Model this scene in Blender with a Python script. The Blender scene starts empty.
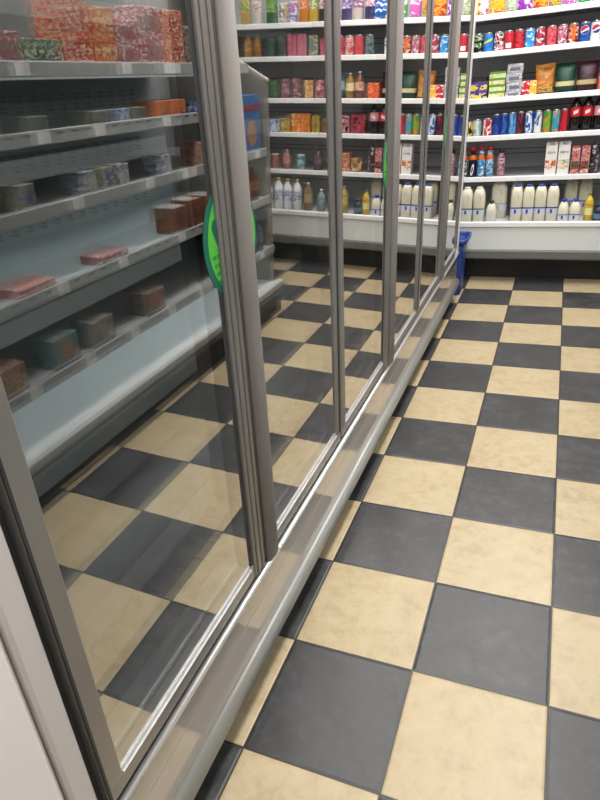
import bpy, math, random
from mathutils import Matrix, Vector
random.seed(7)
S = bpy.context.scene
COL = S.collection
T = 0.3                                     # one floor tile is 30 cm

# ------------------------------------------------------------------ camera
cam_d = bpy.data.cameras.new('camera'); cam = bpy.data.objects.new('camera', cam_d); COL.objects.link(cam)
cam_d.sensor_width = 36; cam_d.lens = 602.94 * 36 / 800; cam_d.clip_start = 0.02
_r = Vector((0.92713946, 0.36604561, -0.08014379)); _d = Vector((0.10053175, -0.44902165, -0.88784735))
_f = Vector((-0.36097892, 0.81510132, -0.4531049))
M = Matrix.Identity(4)
for i in range(3):
    M[i][0] = _r[i]; M[i][1] = -_d[i]; M[i][2] = -_f[i]
M[0][3], M[1][3], M[2][3] = 0.504896, -0.67566, 1.239046
cam.matrix_world = M
S.camera = cam

# ------------------------------------------------------------------ world, lamps, exposure
W = bpy.data.worlds.new('world'); S.world = W; W.use_nodes = True
W.node_tree.nodes['Background'].inputs[0].default_value = (0.9, 0.95, 1, 1)
W.node_tree.nodes['Background'].inputs[1].default_value = 0.12
S.view_settings.view_transform = 'Standard'; S.view_settings.look = 'None'
S.view_settings.gamma = 1; S.view_settings.use_curve_mapping = False
S.view_settings.exposure = 0.0
LAMPS = [(0.52, -0.9, 2.66, 34), (0.52, 0.95, 2.66, 33), (0.52, 2.75, 2.66, 45)]
def area(name, loc, sx, sy, power, col=(1, 0.97, 0.93), rot=(0, 0, 0)):
    d = bpy.data.lights.new(name, 'AREA'); d.shape = 'RECTANGLE'; d.size = sx; d.size_y = sy; d.energy = power; d.color = col
    o = bpy.data.objects.new(name, d); COL.objects.link(o); o.location = loc; o.rotation_euler = rot
    return o
for x, y, z, p in LAMPS:
    area('ceiling_lamp', (x, y, z - 0.03), 0.3, 1.2, p)
# lamp under the canopy of the far fridge, and of the open fridge across the aisle
area('canopy_lamp', (0.55, 3.50, 1.985), 2.6, 0.06, 7, (1, 0.98, 0.96), (math.radians(18), 0, 0))
area('canopy_lamp', (1.02, 0.88, 1.985), 0.06, 2.5, 14, (0.95, 0.98, 1), (0, math.radians(20), 0))

# ------------------------------------------------------------------ materials
MATS = {}
def mat(name, col, rough=0.5, metal=0.0, coat=0.0, spec=0.5, trans=0.0):
    if name in MATS: return MATS[name]
    m = bpy.data.materials.new(name); m.use_nodes = True
    b = m.node_tree.nodes['Principled BSDF']
    b.inputs['Base Color'].default_value = (*col, 1); b.inputs['Roughness'].default_value = rough
    b.inputs['Metallic'].default_value = metal; b.inputs['Coat Weight'].default_value = coat
    b.inputs['Coat Roughness'].default_value = 0.06
    b.inputs['Specular IOR Level'].default_value = spec; b.inputs['Transmission Weight'].default_value = trans
    MATS[name] = m
    return m
def emis(name, col, st):
    m = bpy.data.materials.new(name); m.use_nodes = True
    b = m.node_tree.nodes['Principled BSDF']
    b.inputs['Emission Color'].default_value = (*col, 1); b.inputs['Emission Strength'].default_value = st
    return m
def hexc(h):
    v = [int(h[i:i + 2], 16) / 255 for i in (0, 2, 4)]
    return tuple(c / 12.92 if c <= 0.04045 else ((c + 0.055) / 1.055) ** 2.4 for c in v)
PRN = [0]
def printed(cols, scale=24, rough=0.4, stretch=(1, 1, 1.8), metal=0.0):
    """printed packaging: patches of a few flat inks"""
    PRN[0] += 1
    m = bpy.data.materials.new('printed_packaging'); m.use_nodes = True
    nt = m.node_tree; b = nt.nodes['Principled BSDF']
    tc = nt.nodes.new('ShaderNodeTexCoord'); mp = nt.nodes.new('ShaderNodeMapping')
    mp.inputs['Location'].default_value = (PRN[0] * 1.37, PRN[0] * .71, 0); mp.inputs['Scale'].default_value = stretch
    nz = nt.nodes.new('ShaderNodeTexNoise'); nz.inputs['Scale'].default_value = scale; nz.inputs['Detail'].default_value = 1.5
    nz.inputs['Distortion'].default_value = 0.8
    rp = nt.nodes.new('ShaderNodeValToRGB'); rp.color_ramp.interpolation = 'CONSTANT'
    n = len(cols); el = rp.color_ramp.elements
    while len(el) < n: el.new(0.5)
    for i, c in enumerate(cols):
        el[i].position = 0 if i == 0 else 0.46 + 0.2 * (i - 1) / max(1, n - 1)
        el[i].color = (*(hexc(c) if isinstance(c, str) else c), 1)
    nt.links.new(tc.outputs['Object'], mp.inputs[0]); nt.links.new(mp.outputs[0], nz.inputs['Vector'])
    nt.links.new(nz.outputs[0], rp.inputs[0]); nt.links.new(rp.outputs[0], b.inputs['Base Color'])
    b.inputs['Roughness'].default_value = rough; b.inputs['Metallic'].default_value = metal
    return m
def plain(h, rough=0.4, **k):
    return mat('ink_' + h + str(rough) + str(k), hexc(h), rough, **k)

ALU = mat('brushed_aluminium', (0.31, 0.295, 0.28), 0.40, 0.7)
ALU_D = mat('dark_gasket', (0.035, 0.036, 0.038), 0.55)  # dark colour of the gaskets, grooves and joints
TAUPE = mat('anodised_handle', (0.175, 0.158, 0.146), 0.6, 0.1, 0.0, 0.3)
CHROME = mat('polished_trim', (0.90, 0.90, 0.90), 0.36, 0.8)
WHITE = mat('white_enamel', (0.80, 0.80, 0.80), 0.35)
BASEP = mat('pale_gloss_panel', (0.40, 0.35, 0.305), 0.12, 0.0, 1.0)
BUMP = mat('grey_bumper', (0.30, 0.30, 0.285), 0.34, 0.2)
BLACK = mat('black_plastic', (0.012, 0.012, 0.013), 0.5)
GREYD = mat('dark_grey_back', (0.66, 0.67, 0.71), 0.5)
INNER = mat('inner_grey', (0.30, 0.325, 0.33), 0.5)
INNERL = mat('inner_light_grey', (0.55, 0.56, 0.55), 0.45)
SHELFW = mat('white_shelf', (0.86, 0.86, 0.86), 0.4)
PANELW = mat('pale_front_panel', (0.74, 0.775, 0.76), 0.35)
GREYM = mat('mid_grey_bumper', (0.15, 0.155, 0.15), 0.5)
TAG = mat('paper_tag', (0.93, 0.93, 0.93), 0.6)
WALLM = mat('wall_paint', (0.7, 0.69, 0.66), 0.8)
CEILM = mat('ceiling_paint', (0.78, 0.78, 0.76), 0.9)

def glass_material():
    m = bpy.data.materials.new('door_glass'); m.use_nodes = True
    nt = m.node_tree; nt.nodes.clear()
    out = nt.nodes.new('ShaderNodeOutputMaterial'); mix = nt.nodes.new('ShaderNodeMixShader')
    tr = nt.nodes.new('ShaderNodeBsdfTransparent'); tr.inputs[0].default_value = (0.84, 0.865, 0.865, 1)
    gl = nt.nodes.new('ShaderNodeBsdfGlossy'); gl.inputs['Roughness'].default_value = 0.012; gl.inputs[0].default_value = (0.97, 0.955, 0.94, 1)
    lw = nt.nodes.new('ShaderNodeLayerWeight'); lw.inputs[0].default_value = 0.5
    pw = nt.nodes.new('ShaderNodeMath'); pw.operation = 'POWER'; pw.inputs[1].default_value = 2.1
    ma = nt.nodes.new('ShaderNodeMath'); ma.operation = 'MULTIPLY_ADD'; ma.inputs[1].default_value = 1.02; ma.inputs[2].default_value = 0.11
    ma.use_clamp = True
    nt.links.new(lw.outputs['Facing'], pw.inputs[0]); nt.links.new(pw.outputs[0], ma.inputs[0]); nt.links.new(ma.outputs[0], mix.inputs[0])
    nt.links.new(tr.outputs[0], mix.inputs[1]); nt.links.new(gl.outputs[0], mix.inputs[2]); nt.links.new(mix.outputs[0], out.inputs[0])
    return m
GLASS = glass_material()

def floor_material():
    m = bpy.data.materials.new('checker_tiles'); m.use_nodes = True
    nt = m.node_tree; N = nt.nodes.new; L = nt.links.new; b = nt.nodes['Principled BSDF']
    tc = N('ShaderNodeTexCoord'); sp = N('ShaderNodeSeparateXYZ'); L(tc.outputs['Object'], sp.inputs[0])
    def math_(op, a, bb=None):
        n = N('ShaderNodeMath'); n.operation = op
        for i, v in enumerate((a, bb)):
            if v is None: continue
            if isinstance(v, (int, float)): n.inputs[i].default_value = v
            else: L(v, n.inputs[i])
        return n.outputs[0]
    tx = math_('DIVIDE', sp.outputs[0], T); ty = math_('DIVIDE', sp.outputs[1], T)
    fx = math_('FLOOR', tx); fy = math_('FLOOR', ty)
    par = math_('FLOORED_MODULO', math_('ADD', fx, fy), 2.0)          # 1 -> beige
    def edge(t):
        fr = math_('FRACT', t); return math_('MINIMUM', fr, math_('SUBTRACT', 1.0, fr))
    e = math_('MINIMUM', edge(tx), edge(ty))
    grout = math_('LESS_THAN', e, 0.0075)
    # every tile gets its own cut of the pattern
    cell = N('ShaderNodeCombineXYZ'); L(math_('MULTIPLY', fx, 3.17), cell.inputs[0]); L(math_('MULTIPLY', fy, 5.31), cell.inputs[1])
    add = N('ShaderNodeVectorMath'); L(tc.outputs['Object'], add.inputs[0]); L(cell.outputs[0], add.inputs[1])
    n1 = N('ShaderNodeTexNoise'); n1.inputs['Scale'].default_value = 22; n1.inputs['Detail'].default_value = 8; n1.inputs['Roughness'].default_value = 0.74; n1.inputs['Distortion'].default_value = 0.25
    n2 = N('ShaderNodeTexNoise'); n2.inputs['Scale'].default_value = 7; n2.inputs['Detail'].default_value = 4
    for n in (n1, n2): L(add.outputs[0], n.inputs['Vector'])
    nn = math_('ADD', math_('MULTIPLY', n1.outputs[0], 0.7), math_('MULTIPLY', n2.outputs[0], 0.3))
    def ramp(stops):
        r = N('ShaderNodeValToRGB'); el = r.color_ramp.elements
        while len(el) < len(stops): el.new(0.5)
        for k, (p_, c) in enumerate(stops): el[k].position = p_; el[k].color = (*c, 1)
        L(nn, r.inputs[0]); return r.outputs[0]
    beige = ramp([(0.36, (0.375, 0.288, 0.165)), (0.5, (0.462, 0.368, 0.224)), (0.64, (0.51, 0.418, 0.272))])
    dark = ramp([(0.36, (0.030, 0.030, 0.032)), (0.5, (0.044, 0.044, 0.046)), (0.64, (0.078, 0.078, 0.081))])
    mx = N('ShaderNodeMix'); mx.data_type = 'RGBA'; L(par, mx.inputs[0]); L(dark, mx.inputs[6]); L(beige, mx.inputs[7])
    mg = N('ShaderNodeMix'); mg.data_type = 'RGBA'; L(grout, mg.inputs[0]); L(mx.outputs[2], mg.inputs[6]); mg.inputs[7].default_value = (0.035, 0.03, 0.026, 1)
    L(mg.outputs[2], b.inputs['Base Color'])
    mr = N('ShaderNodeMapRange'); L(nn, mr.inputs[0]); mr.inputs[1].default_value = 0.35; mr.inputs[2].default_value = 0.65; mr.inputs[3].default_value = 0.36; mr.inputs[4].default_value = 0.5
    L(mr.outputs[0], b.inputs['Roughness'])
    bp = N('ShaderNodeBump'); bp.inputs['Strength'].default_value = 0.35; bp.inputs['Distance'].default_value = 0.004
    hgt = N('ShaderNodeMapRange'); L(e, hgt.inputs[0]); hgt.inputs[1].default_value = 0.004; hgt.inputs[2].default_value = 0.022
    h2 = math_('ADD', hgt.outputs[0], math_('MULTIPLY', n1.outputs[0], 0.10)); L(h2, bp.inputs['Height']); L(bp.outputs[0], b.inputs['Normal'])
    return m

# ------------------------------------------------------------------ mesh helpers
class MB:
    def __init__(s): s.v = []; s.f = []; s.m = []; s.mats = []; s.sm = []
    def mi(s, m):
        if m not in s.mats: s.mats.append(m)
        return s.mats.index(m)
    def add(s, vs, fs, m, smooth=False):
        k = len(s.v); s.v += [tuple(v) for v in vs]; i = s.mi(m)
        for f in fs: s.f.append([k + q for q in f]); s.m.append(i); s.sm.append(smooth)
        return s
    def box(s, x0, x1, y0, y1, z0, z1, m, bev=0.0):
        if bev <= 0:
            vs = [(x, y, z) for x in (x0, x1) for y in (y0, y1) for z in (z0, z1)]
            return s.add(vs, [(0, 1, 3, 2), (4, 6, 7, 5), (0, 4, 5, 1), (2, 3, 7, 6), (0, 2, 6, 4), (1, 5, 7, 3)], m)
        b = min(bev, (x1 - x0) * .49, (y1 - y0) * .49, (z1 - z0) * .49)
        cx, cy, cz = (x0 + x1) / 2, (y0 + y1) / 2, (z0 + z1) / 2; hx, hy, hz = (x1 - x0) / 2, (y1 - y0) / 2, (z1 - z0) / 2
        vs = []; idx = {}
        for a in (-1, 1):
            for c in (-1, 1):
                for d in (-1, 1):
                    for ax in range(3):
                        h = [hx - b, hy - b, hz - b]; h[ax] += b
                        idx[(a, c, d, ax)] = len(vs); vs.append((cx + a * h[0], cy + c * h[1], cz + d * h[2]))
        fs = []
        for ax in range(3):
            for sg in (-1, 1):
                o = [q for q in range(3) if q != ax]
                cyc = [(-1, -1), (1, -1), (1, 1), (-1, 1)]
                q = []
                for p in cyc:
                    k = [0, 0, 0]; k[ax] = sg; k[o[0]] = p[0]; k[o[1]] = p[1]; q.append(idx[(*k, ax)])
                fs.append(q if (sg > 0) == (ax != 1) else q[::-1])
        for ax in range(3):                                # edges along ax
            o = [q for q in range(3) if q != ax]
            for p in ((-1, -1), (1, -1), (1, 1), (-1, 1)):
                k0 = [0, 0, 0]; k1 = [0, 0, 0]; k0[ax] = -1; k1[ax] = 1
                for k in (k0, k1): k[o[0]] = p[0]; k[o[1]] = p[1]
                fs.append([idx[(*k0, o[0])], idx[(*k1, o[0])], idx[(*k1, o[1])], idx[(*k0, o[1])]])
        for a in (-1, 1):
            for c in (-1, 1):
                for d in (-1, 1): fs.append([idx[(a, c, d, 0)], idx[(a, c, d, 1)], idx[(a, c, d, 2)]])
        return s.add(vs, fs, m)
    def loops(s, loops, m, cap0=True, cap1=True, smooth=True):
        n = len(loops[0]); vs = [p for l in loops for p in l]; fs = []
        for i in range(len(loops) - 1):
            for j in range(n):
                k = (j + 1) % n; fs.append((i * n + j, i * n + k, (i + 1) * n + k, (i + 1) * n + j))
        s.add(vs, fs, m, smooth)
        k = len(s.v) - len(vs)
        if cap0: s.f.append([k + j for j in range(n)][::-1]); s.m.append(s.mi(m)); s.sm.append(False)
        if cap1: s.f.append([k + (len(loops) - 1) * n + j for j in range(n)]); s.m.append(s.mi(m)); s.sm.append(False)
        return s
    def lathe(s, prof, m, seg=20, cx=0, cy=0, cap0=True, cap1=True):
        return s.loops([[(cx + r * math.cos(2 * math.pi * j / seg), cy + r * math.sin(2 * math.pi * j / seg), z) for j in range(seg)] for r, z in prof], m, cap0, cap1)
    def sq(s, prof, m, seg=24, p=5.0, cap0=True, cap1=True):
        """rounded-square cross sections: (half x, half y, z)"""
        L = []
        for hx, hy, z in prof:
            l = []
            for j in range(seg):
                t = 2 * math.pi * j / seg + math.pi / seg; c, q = math.cos(t), math.sin(t)
                l.append((hx * math.copysign(abs(c) ** (2 / p), c), hy * math.copysign(abs(q) ** (2 / p), q), z))
            L.append(l)
        return s.loops(L, m, cap0, cap1)
    def prism_y(s, pts, y0, y1, m, smooth=False):
        """profile of (x, z) pulled along y"""
        n = len(pts); vs = [(x, y0, z) for x, z in pts] + [(x, y1, z) for x, z in pts]
        s.add(vs, [(j, (j + 1) % n, n + (j + 1) % n, n + j) for j in range(n)], m, smooth)
        k = len(s.v) - 2 * n
        for q in ([k + j for j in range(n)][::-1], [k + n + j for j in range(n)]): s.f.append(q); s.m.append(s.mi(m)); s.sm.append(False)
        return s
    def build(s, name, parent=None, loc=(0, 0, 0), rot=(0, 0, 0)):
        me = bpy.data.meshes.new(name); me.from_pydata(s.v, [], s.f)
        for m in s.mats: me.materials.append(m)
        for p, i, q in zip(me.polygons, s.m, s.sm): p.material_index = i; p.use_smooth = q
        import bmesh
        bm = bmesh.new(); bm.from_mesh(me); bmesh.ops.recalc_face_normals(bm, faces=bm.faces); bm.to_mesh(me); bm.free()
        me.update()
        o = bpy.data.objects.new(name, me); COL.objects.link(o); o.location = loc; o.rotation_euler = rot
        if parent: o.parent = parent
        return o
def tag(o, label, cat, group=None):
    o['label'] = label; o['category'] = cat
    if group: o['group'] = group
    return o
def empty(name, loc, label, cat, group=None):
    o = bpy.data.objects.new(name, None); COL.objects.link(o); o.location = loc; o.empty_display_size = 0.05
    return tag(o, label, cat, group)
def struct(mb, name):
    o = mb.build(name); o['kind'] = 'structure'; return o
def sbox(name, a, m):
    return struct(MB().box(*a, m), name)

# ------------------------------------------------------------------ the setting
X0, X1, Y0, Y1, H = -1.0, 2.1, -3.0, 4.4, 2.7
FL = floor_material()
sbox('floor', (X0, X1, Y0, Y1, -0.05, 0.0), FL)
sbox('ceiling', (X0, X1, Y0, Y1, H, H + 0.05), CEILM)
sbox('wall_back', (X0, X1, Y1, Y1 + 0.05, 0, H), WALLM)
sbox('wall_front', (X0, X1, Y0 - 0.05, Y0, 0, H), WALLM)
sbox('wall_left', (X0 - 0.05, X0, Y0, Y1, 0, H), WALLM)
sbox('wall_right', (X1, X1 + 0.05, Y0, Y1, 0, H), WALLM)

# ------------------------------------------------------------------ glass door cabinet along the left
PHI = 0.03687                                # the doors lean out a little
MX = -0.0748 * T; MZ = 1.0 * T
EDG = [-1.08 * T, 0.77 * T, 2.60 * T, 4.42 * T, 6.22 * T, 8.06 * T, 9.92 * T]
YA, YB = -1.25 * T, 10.22 * T
fr = empty('glass_door_fridge', (-0.45, 1.35, 0), 'long glass door fridge with aluminium frames running along the left of the aisle', 'fridge')
fr.location = (0, 0, 0)
def fpart(mb, name, parent=fr, **k): return mb.build(name, parent, **k)
fpart(MB().box(-0.84, -0.115, YA, YB - 0.01, 0.0, 0.10, BLACK), 'kick_plate')
fpart(MB().box(-0.84, -0.022, YA, YB, 0.095, 0.225, BASEP).box(-0.05, -0.022, YA, YB, 0.225, 0.294, BASEP, 0.002), 'base_panel')
bz = [(p + .005, q) for p, q in [(-0.031, 0.137), (-0.022, 0.139), (-0.014, 0.134), (-0.008, 0.126), (-0.006, 0.116), (-0.007, 0.103), (-0.011, 0.092), (-0.018, 0.084), (-0.03, 0.080), (-0.06, 0.078), (-0.06, 0.09), (-0.031, 0.09)]]
fpart(MB().prism_y(bz, YA, YB, BUMP, True), 'bumper')
ch = [(-0.023, 0.291)] + [(-0.0155 + 0.0065 * math.cos(a), 0.2985 + 0.0065 * math.sin(a)) for a in [math.radians(q) for q in range(-60, 131, 24)]] + [(-0.026, 0.303)]
fpart(MB().prism_y(ch, YA, YB, CHROME, True), 'chrome_strip')
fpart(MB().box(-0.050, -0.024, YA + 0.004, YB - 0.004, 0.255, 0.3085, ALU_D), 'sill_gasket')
# insulated body
TOPZ = 1.98
fpart(MB().box(-0.86, -0.81, YA, YB, 0.1, TOPZ, INNER), 'back_panel')
fpart(MB().box(-0.86, 0.02, YA, YB, TOPZ - 0.06, TOPZ + 0.16, WHITE, 0.004), 'canopy')
fpart(MB().box(-0.86, -0.045, YB - 0.02, YB, 0.1, TOPZ, WHITE), 'end_panel')
fpart(MB().box(-0.86, -0.05, YA, YA + 0.04, 0.1, TOPZ, INNER), 'near_end_panel')
g = MB(); g.box(-0.81, -0.60, YA + .05, YB - .03, 0.235, 0.25, INNERL)
g.prism_y([(-0.36, 0.25), (-0.60, 0.25), (-0.60, 0.262), (-0.50, 0.305), (-0.44, 0.32), (-0.40, 0.318), (-0.375, 0.30), (-0.36, 0.27)], YA + .05, YB - .03, INNERL, True)
g.box(-0.36, -0.30, YA + .05, YB - .03, 0.235, 0.25, INNERL)
g.box(-0.165, -0.05, YA + .05, YB - .03, 0.232, 0.245, INNER)
fpart(g, 'inner_deck')
g = MB(); g.box(-0.30, -0.165, YA + .05, YB - .03, 0.230, 0.238, BLACK)
for k in range(54):
    y = YA + 0.07 + k * 0.0632
    g.box(-0.295, -0.17, y, y + 0.018, 0.238, 0.247, mat('grille_slat', (0.03, 0.03, 0.03), 0.4))
fpart(g, 'air_grille')
for k, (z, xf) in enumerate([(0.56, -0.42), (0.86, -0.46), (1.14, -0.46), (1.42, -0.46), (1.70, -0.46)]):
    s = MB().box(-0.81, xf, YA + .05, YB - .03, z, z + 0.015, INNER).build('inner_shelf', fr)
    MB().box(xf, xf + 0.008, YA + .05, YB - .03, z - 0.012, z + 0.028, INNERL).build('price_rail', s)
# leaning doors
fa = (0, PHI, 0)
DH = 1.66
for k in range(6):
    y0, y1 = EDG[k] + 0.006, EDG[k + 1] - 0.006; w = y1 - y0
    handle_left = k in (1, 3, 5); handle_right = k in (0, 2, 4)
    f = MB(); z0 = 0.013; sill = 0.036
    lw, rw = (0.052, 0.036), None
    lw = 0.041 if handle_left else 0.036
    rw = 0.058 if handle_right else 0.036
    f.box(-0.030, 0.004, 0, w, z0, z0 + sill, ALU, 0.003)                               # bottom rail
    f.box(-0.030, 0.006, 0, w, DH - 0.06, DH, ALU, 0.003)
    if handle_right:                                                                   # ridged meeting stile
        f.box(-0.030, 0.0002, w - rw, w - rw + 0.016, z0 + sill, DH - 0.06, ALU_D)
        for q in range(4):
            a = w - rw + 0.014 + q * 0.0105
            f.box(-0.030, 0.007 + 0.003 * (q % 2), a, a + 0.0095, z0 + 0.002, DH - 0.002, ALU, 0.0022)
    else:
        f.box(-0.030, 0.006, w - rw, w, z0 + sill, DH - 0.06, ALU, 0.004)
        f.box(0.004, 0.0085, w - 0.014, w - 0.008, z0 + sill, DH - 0.06, ALU_D)
    f.box(-0.030, 0.006, 0, lw, z0 + sill, DH - 0.06, ALU, 0.004)
    if k == 0: f.box(0.003, 0.0065, 0.0, 0.004, z0, DH, ALU_D)
    d = f.build('door', fr, loc=(MX, y0, MZ), rot=fa)
    MB().box(-0.014, 0.0, lw - 0.004, w - rw + 0.004, z0 + sill - 0.004, DH - 0.056, GLASS).build('glass_pane', d)
    # bright glazing bead around the pane
    b = MB()
    b.box(-0.002, 0.0068, lw - 0.001, w - rw + 0.001, z0 + sill - 0.002, z0 + sill + 0.0008, CHROME, 0.0006)
    b.box(-0.002, 0.003, lw - 0.001, w - rw, z0 + sill + 0.0065, z0 + sill + 0.0082, mat('soft_bead', (.5, .5, .49), .35, .6))
    b.build('glazing_bead', d)
    if handle_left:
        prof = []
        for a in range(0, 181, 15):
            t = math.radians(a); prof.append((0.010 + 0.013 * max(0.0, math.sin(t)) ** 0.6, 0.022 - 0.020 * math.cos(t)))
        L = []
        for zz, sc in ((0.012, 0.55), (0.017, 0.85), (0.026, 1.0), (DH - 0.03, 1.0)):
            L.append([(0.005, 0.044, zz)] + [(0.005 + (px - 0.005) * sc, py, zz) for px, py in prof[::-1]] + [(0.005, 0.0, zz)])
        MB().loops(L, TAUPE).build('handle', d)
for k in range(1, 6):
    MB().box(-0.085, -0.034, EDG[k] - 0.030, EDG[k] + 0.030, 0.002, DH, INNER, 0.003).build('mullion', fr, loc=(MX, 0, MZ), rot=fa)
MB().box(-0.060, 0.006, EDG[6], YB - 0.004, -0.006, DH, WHITE, 0.004).build('end_post', fr, loc=(MX, 0, MZ), rot=fa)
# near end: dark joint, grey-beige post and the white panel beside the first door
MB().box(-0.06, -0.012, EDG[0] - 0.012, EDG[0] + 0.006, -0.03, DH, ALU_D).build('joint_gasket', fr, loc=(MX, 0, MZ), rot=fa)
MB().box(-0.06, 0.004, -1.235 * T, EDG[0] - 0.010, -0.30, DH, mat('post_grey', (0.60, 0.555, 0.535), 0.4), 0.004).build('corner_post', fr, loc=(MX, 0, MZ), rot=fa)
sp = MB().box(-0.80, 0.004, -3.4 * T, -1.242 * T, -0.28, DH, mat('side_panel_white', (0.86, 0.81, 0.81), 0.4), 0.012).build('side_panel', fr, loc=(MX, 0, MZ), rot=fa)

# stickers
def sticker(yc, zc, c0, c1, label, prints):
    """round green sticker with a darker rim, a drop and lines too small to read; cut off at the door edge (c0..c1)"""
    root = empty('door_sticker', (MX + (zc - MZ) * math.tan(PHI), yc, zc), label, 'sticker', 'round green stickers beside the door handles')
    root.rotation_euler = fa
    teal = mat('sticker_teal', (0.006, 0.13, 0.09), 0.4); gm = mat('sticker_green', (0.09, 0.50, 0.05), 0.4)
    def disc(a, b, x0, x1, m, dy=0):
        n = 48; P = [(min(c1, max(c0, dy + a * math.cos(2 * math.pi * j / n))), b * math.sin(2 * math.pi * j / n)) for j in range(n)]
        return MB().loops([[(x, p, q_) for p, q_ in P] for x in (x0, x1)], m, smooth=False)
    disc(0.094, 0.094, 0.0002, 0.0008, teal).build('rim', root)
    sg = 1 if c0 < -0.05 else 1.4
    disc(0.084, 0.084, 0.0008, 0.0012, gm, dy=0.004 * sg).build('face', root)
    if prints:
        dr = MB(); n = 24; pts = []
        for j in range(n):
            t = 2 * math.pi * j / n; r = 0.0125
            pts.append((-0.052 + r * math.cos(t) * (1 if math.sin(t) > 0 else 1 - 0.75 * abs(math.sin(t))), 0.028 + (r * 1.1 if math.sin(t) > 0 else r * 2.1) * math.sin(t)))
        dr.loops([[(x, p, q_) for p, q_ in pts] for x in (0.0012, 0.0015)], teal, smooth=False).build('drop_emblem', root)
        ln = MB()
        for k in range(4):
            x = -0.070 + .004 * k
            for wd in ((0.010, 0.007, 0.009), (0.006, 0.012), (0.012, 0.009), (0.008, 0.008))[k]:
                ln.box(0.0012, 0.0014, x, x + wd, -0.020 - k * 0.014, -0.0135 - k * 0.014, mat('sticker_ink', (0.02, 0.25, 0.05), 0.5)); x += wd + 0.003
        ln.build('printed_lines', root)
    return root
CUT = -0.006 - 0.058 + 0.0135
for k, zc, wh in ((1, 1.030, 'nearest'), (3, 1.015, 'middle'), (5, 1.015, 'farthest')):
    sticker(EDG[k], zc, -0.1, CUT, 'round green sticker showing left of the %s tall door handle' % wh, True)
    if k == 1: sticker(EDG[k], zc, 0.053, 0.1, 'edge of a round green sticker showing right of the nearest tall door handle', False)

# ------------------------------------------------------------------ far fridge
FX0, FX1 = -0.85, 1.95
FY = 3.60
ff = empty('open_display_fridge', (0, 0, 0), 'white open display fridge with five shelves of drinks at the end of the aisle', 'fridge')
def q(mb, name, parent=ff): return mb.build(name, parent)
k_ = MB().box(FX0, FX1, 3.59, 4.2, 0.0, 0.16, BLACK)
q(k_, 'kick_plate')
sl = MB()
for r in range(3):
    for c in range(36):
        x = FX0 + 0.55 + c * 0.045
        sl.box(x, x + 0.030, 3.586, 3.592, 0.048 + r * 0.028, 0.060 + r * 0.028, mat('grille_edge', (0.017, 0.017, 0.018), 0.5))
q(sl, 'vent_grille')
q(MB().prism_y([(0, 0)] * 0 or [(0, 0), (0, 0), (0, 0)], 0, 0, GREYM), 'tmp') if False else None
def prism_x(mb, pts, x0, x1, m, smooth=False):
    n = len(pts); vs = [(x0, y, z) for y, z in pts] + [(x1, y, z) for y, z in pts]
    mb.add(vs, [(j, (j + 1) % n, n + (j + 1) % n, n + j) for j in range(n)], m, smooth)
    k = len(mb.v) - 2 * n
    for f in ([k + j for j in range(n)], [k + n + j for j in range(n)]): mb.f.append(f); mb.m.append(mb.mi(m)); mb.sm.append(False)
    return mb
q(prism_x(MB(), [(3.62, 0.155), (3.47, 0.156), (3.452, 0.160), (3.444, 0.170), (3.442, 0.212), (3.448, 0.222), (3.62, 0.222)], FX0, FX1, GREYM), 'bumper')
q(prism_x(MB(), [(3.47, 0.222), (3.453, 0.2225), (3.450, 0.364), (3.47, 0.37), (3.6, 0.37), (3.6, 0.222)], FX0, FX1, PANELW), 'front_panel')
q(prism_x(MB(), [(3.445, 0.366), (3.438, 0.372), (3.438, 0.396), (3.444, 0.402), (3.456, 0.402), (3.460, 0.385), (3.460, 0.366)], FX0, FX1, SHELFW), 'deck_rail')
dk = MB().box(FX0, FX1, 3.46, 4.12, 0.366, 0.386, mat('deck_grey', (0.5, 0.51, 0.52), 0.4))
q(dk, 'deck')
bk = MB().box(FX0, FX1, 4.08, 4.2, 0.16, 2.05, GREYD)
for z in [0.52, 0.55, 0.74, 0.77, 1.0, 1.03, 1.2, 1.23, 1.44, 1.47]:
    bk.box(FX0, FX1, 4.078, 4.08, z, z + 0.004, mat('back_seam', (0.03, 0.032, 0.036), 0.5))
q(bk, 'back_panel')
SH = {'A': 1.552, 'B': 1.362, 'C': 1.112, 'D': 0.898, 'E': 0.652, 'F': 0.386}
for n in 'ABCDE':
    z = SH[n]
    s = MB().box(FX0, FX1, FY + 0.01, 4.08, z - 0.02, z, mat('shelf_grey', (0.42, 0.43, 0.44), 0.4)).build('shelf', ff)
    MB().box(FX0, FX1, FY - 0.004, FY + 0.012, z - 0.028, z + 0.003, SHELFW, 0.003).build('price_rail', s)
q(MB().box(FX0, FX0 + 0.04, 3.46, 4.2, 0.16, 2.05, WHITE), 'end_panel')
q(MB().box(FX1 - 0.04, FX1, 3.46, 4.2, 0.16, 2.05, WHITE), 'end_panel')
q(MB().box(FX0, FX1, 3.42, 4.2, 2.03, 2.20, WHITE, 0.005), 'canopy')

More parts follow.
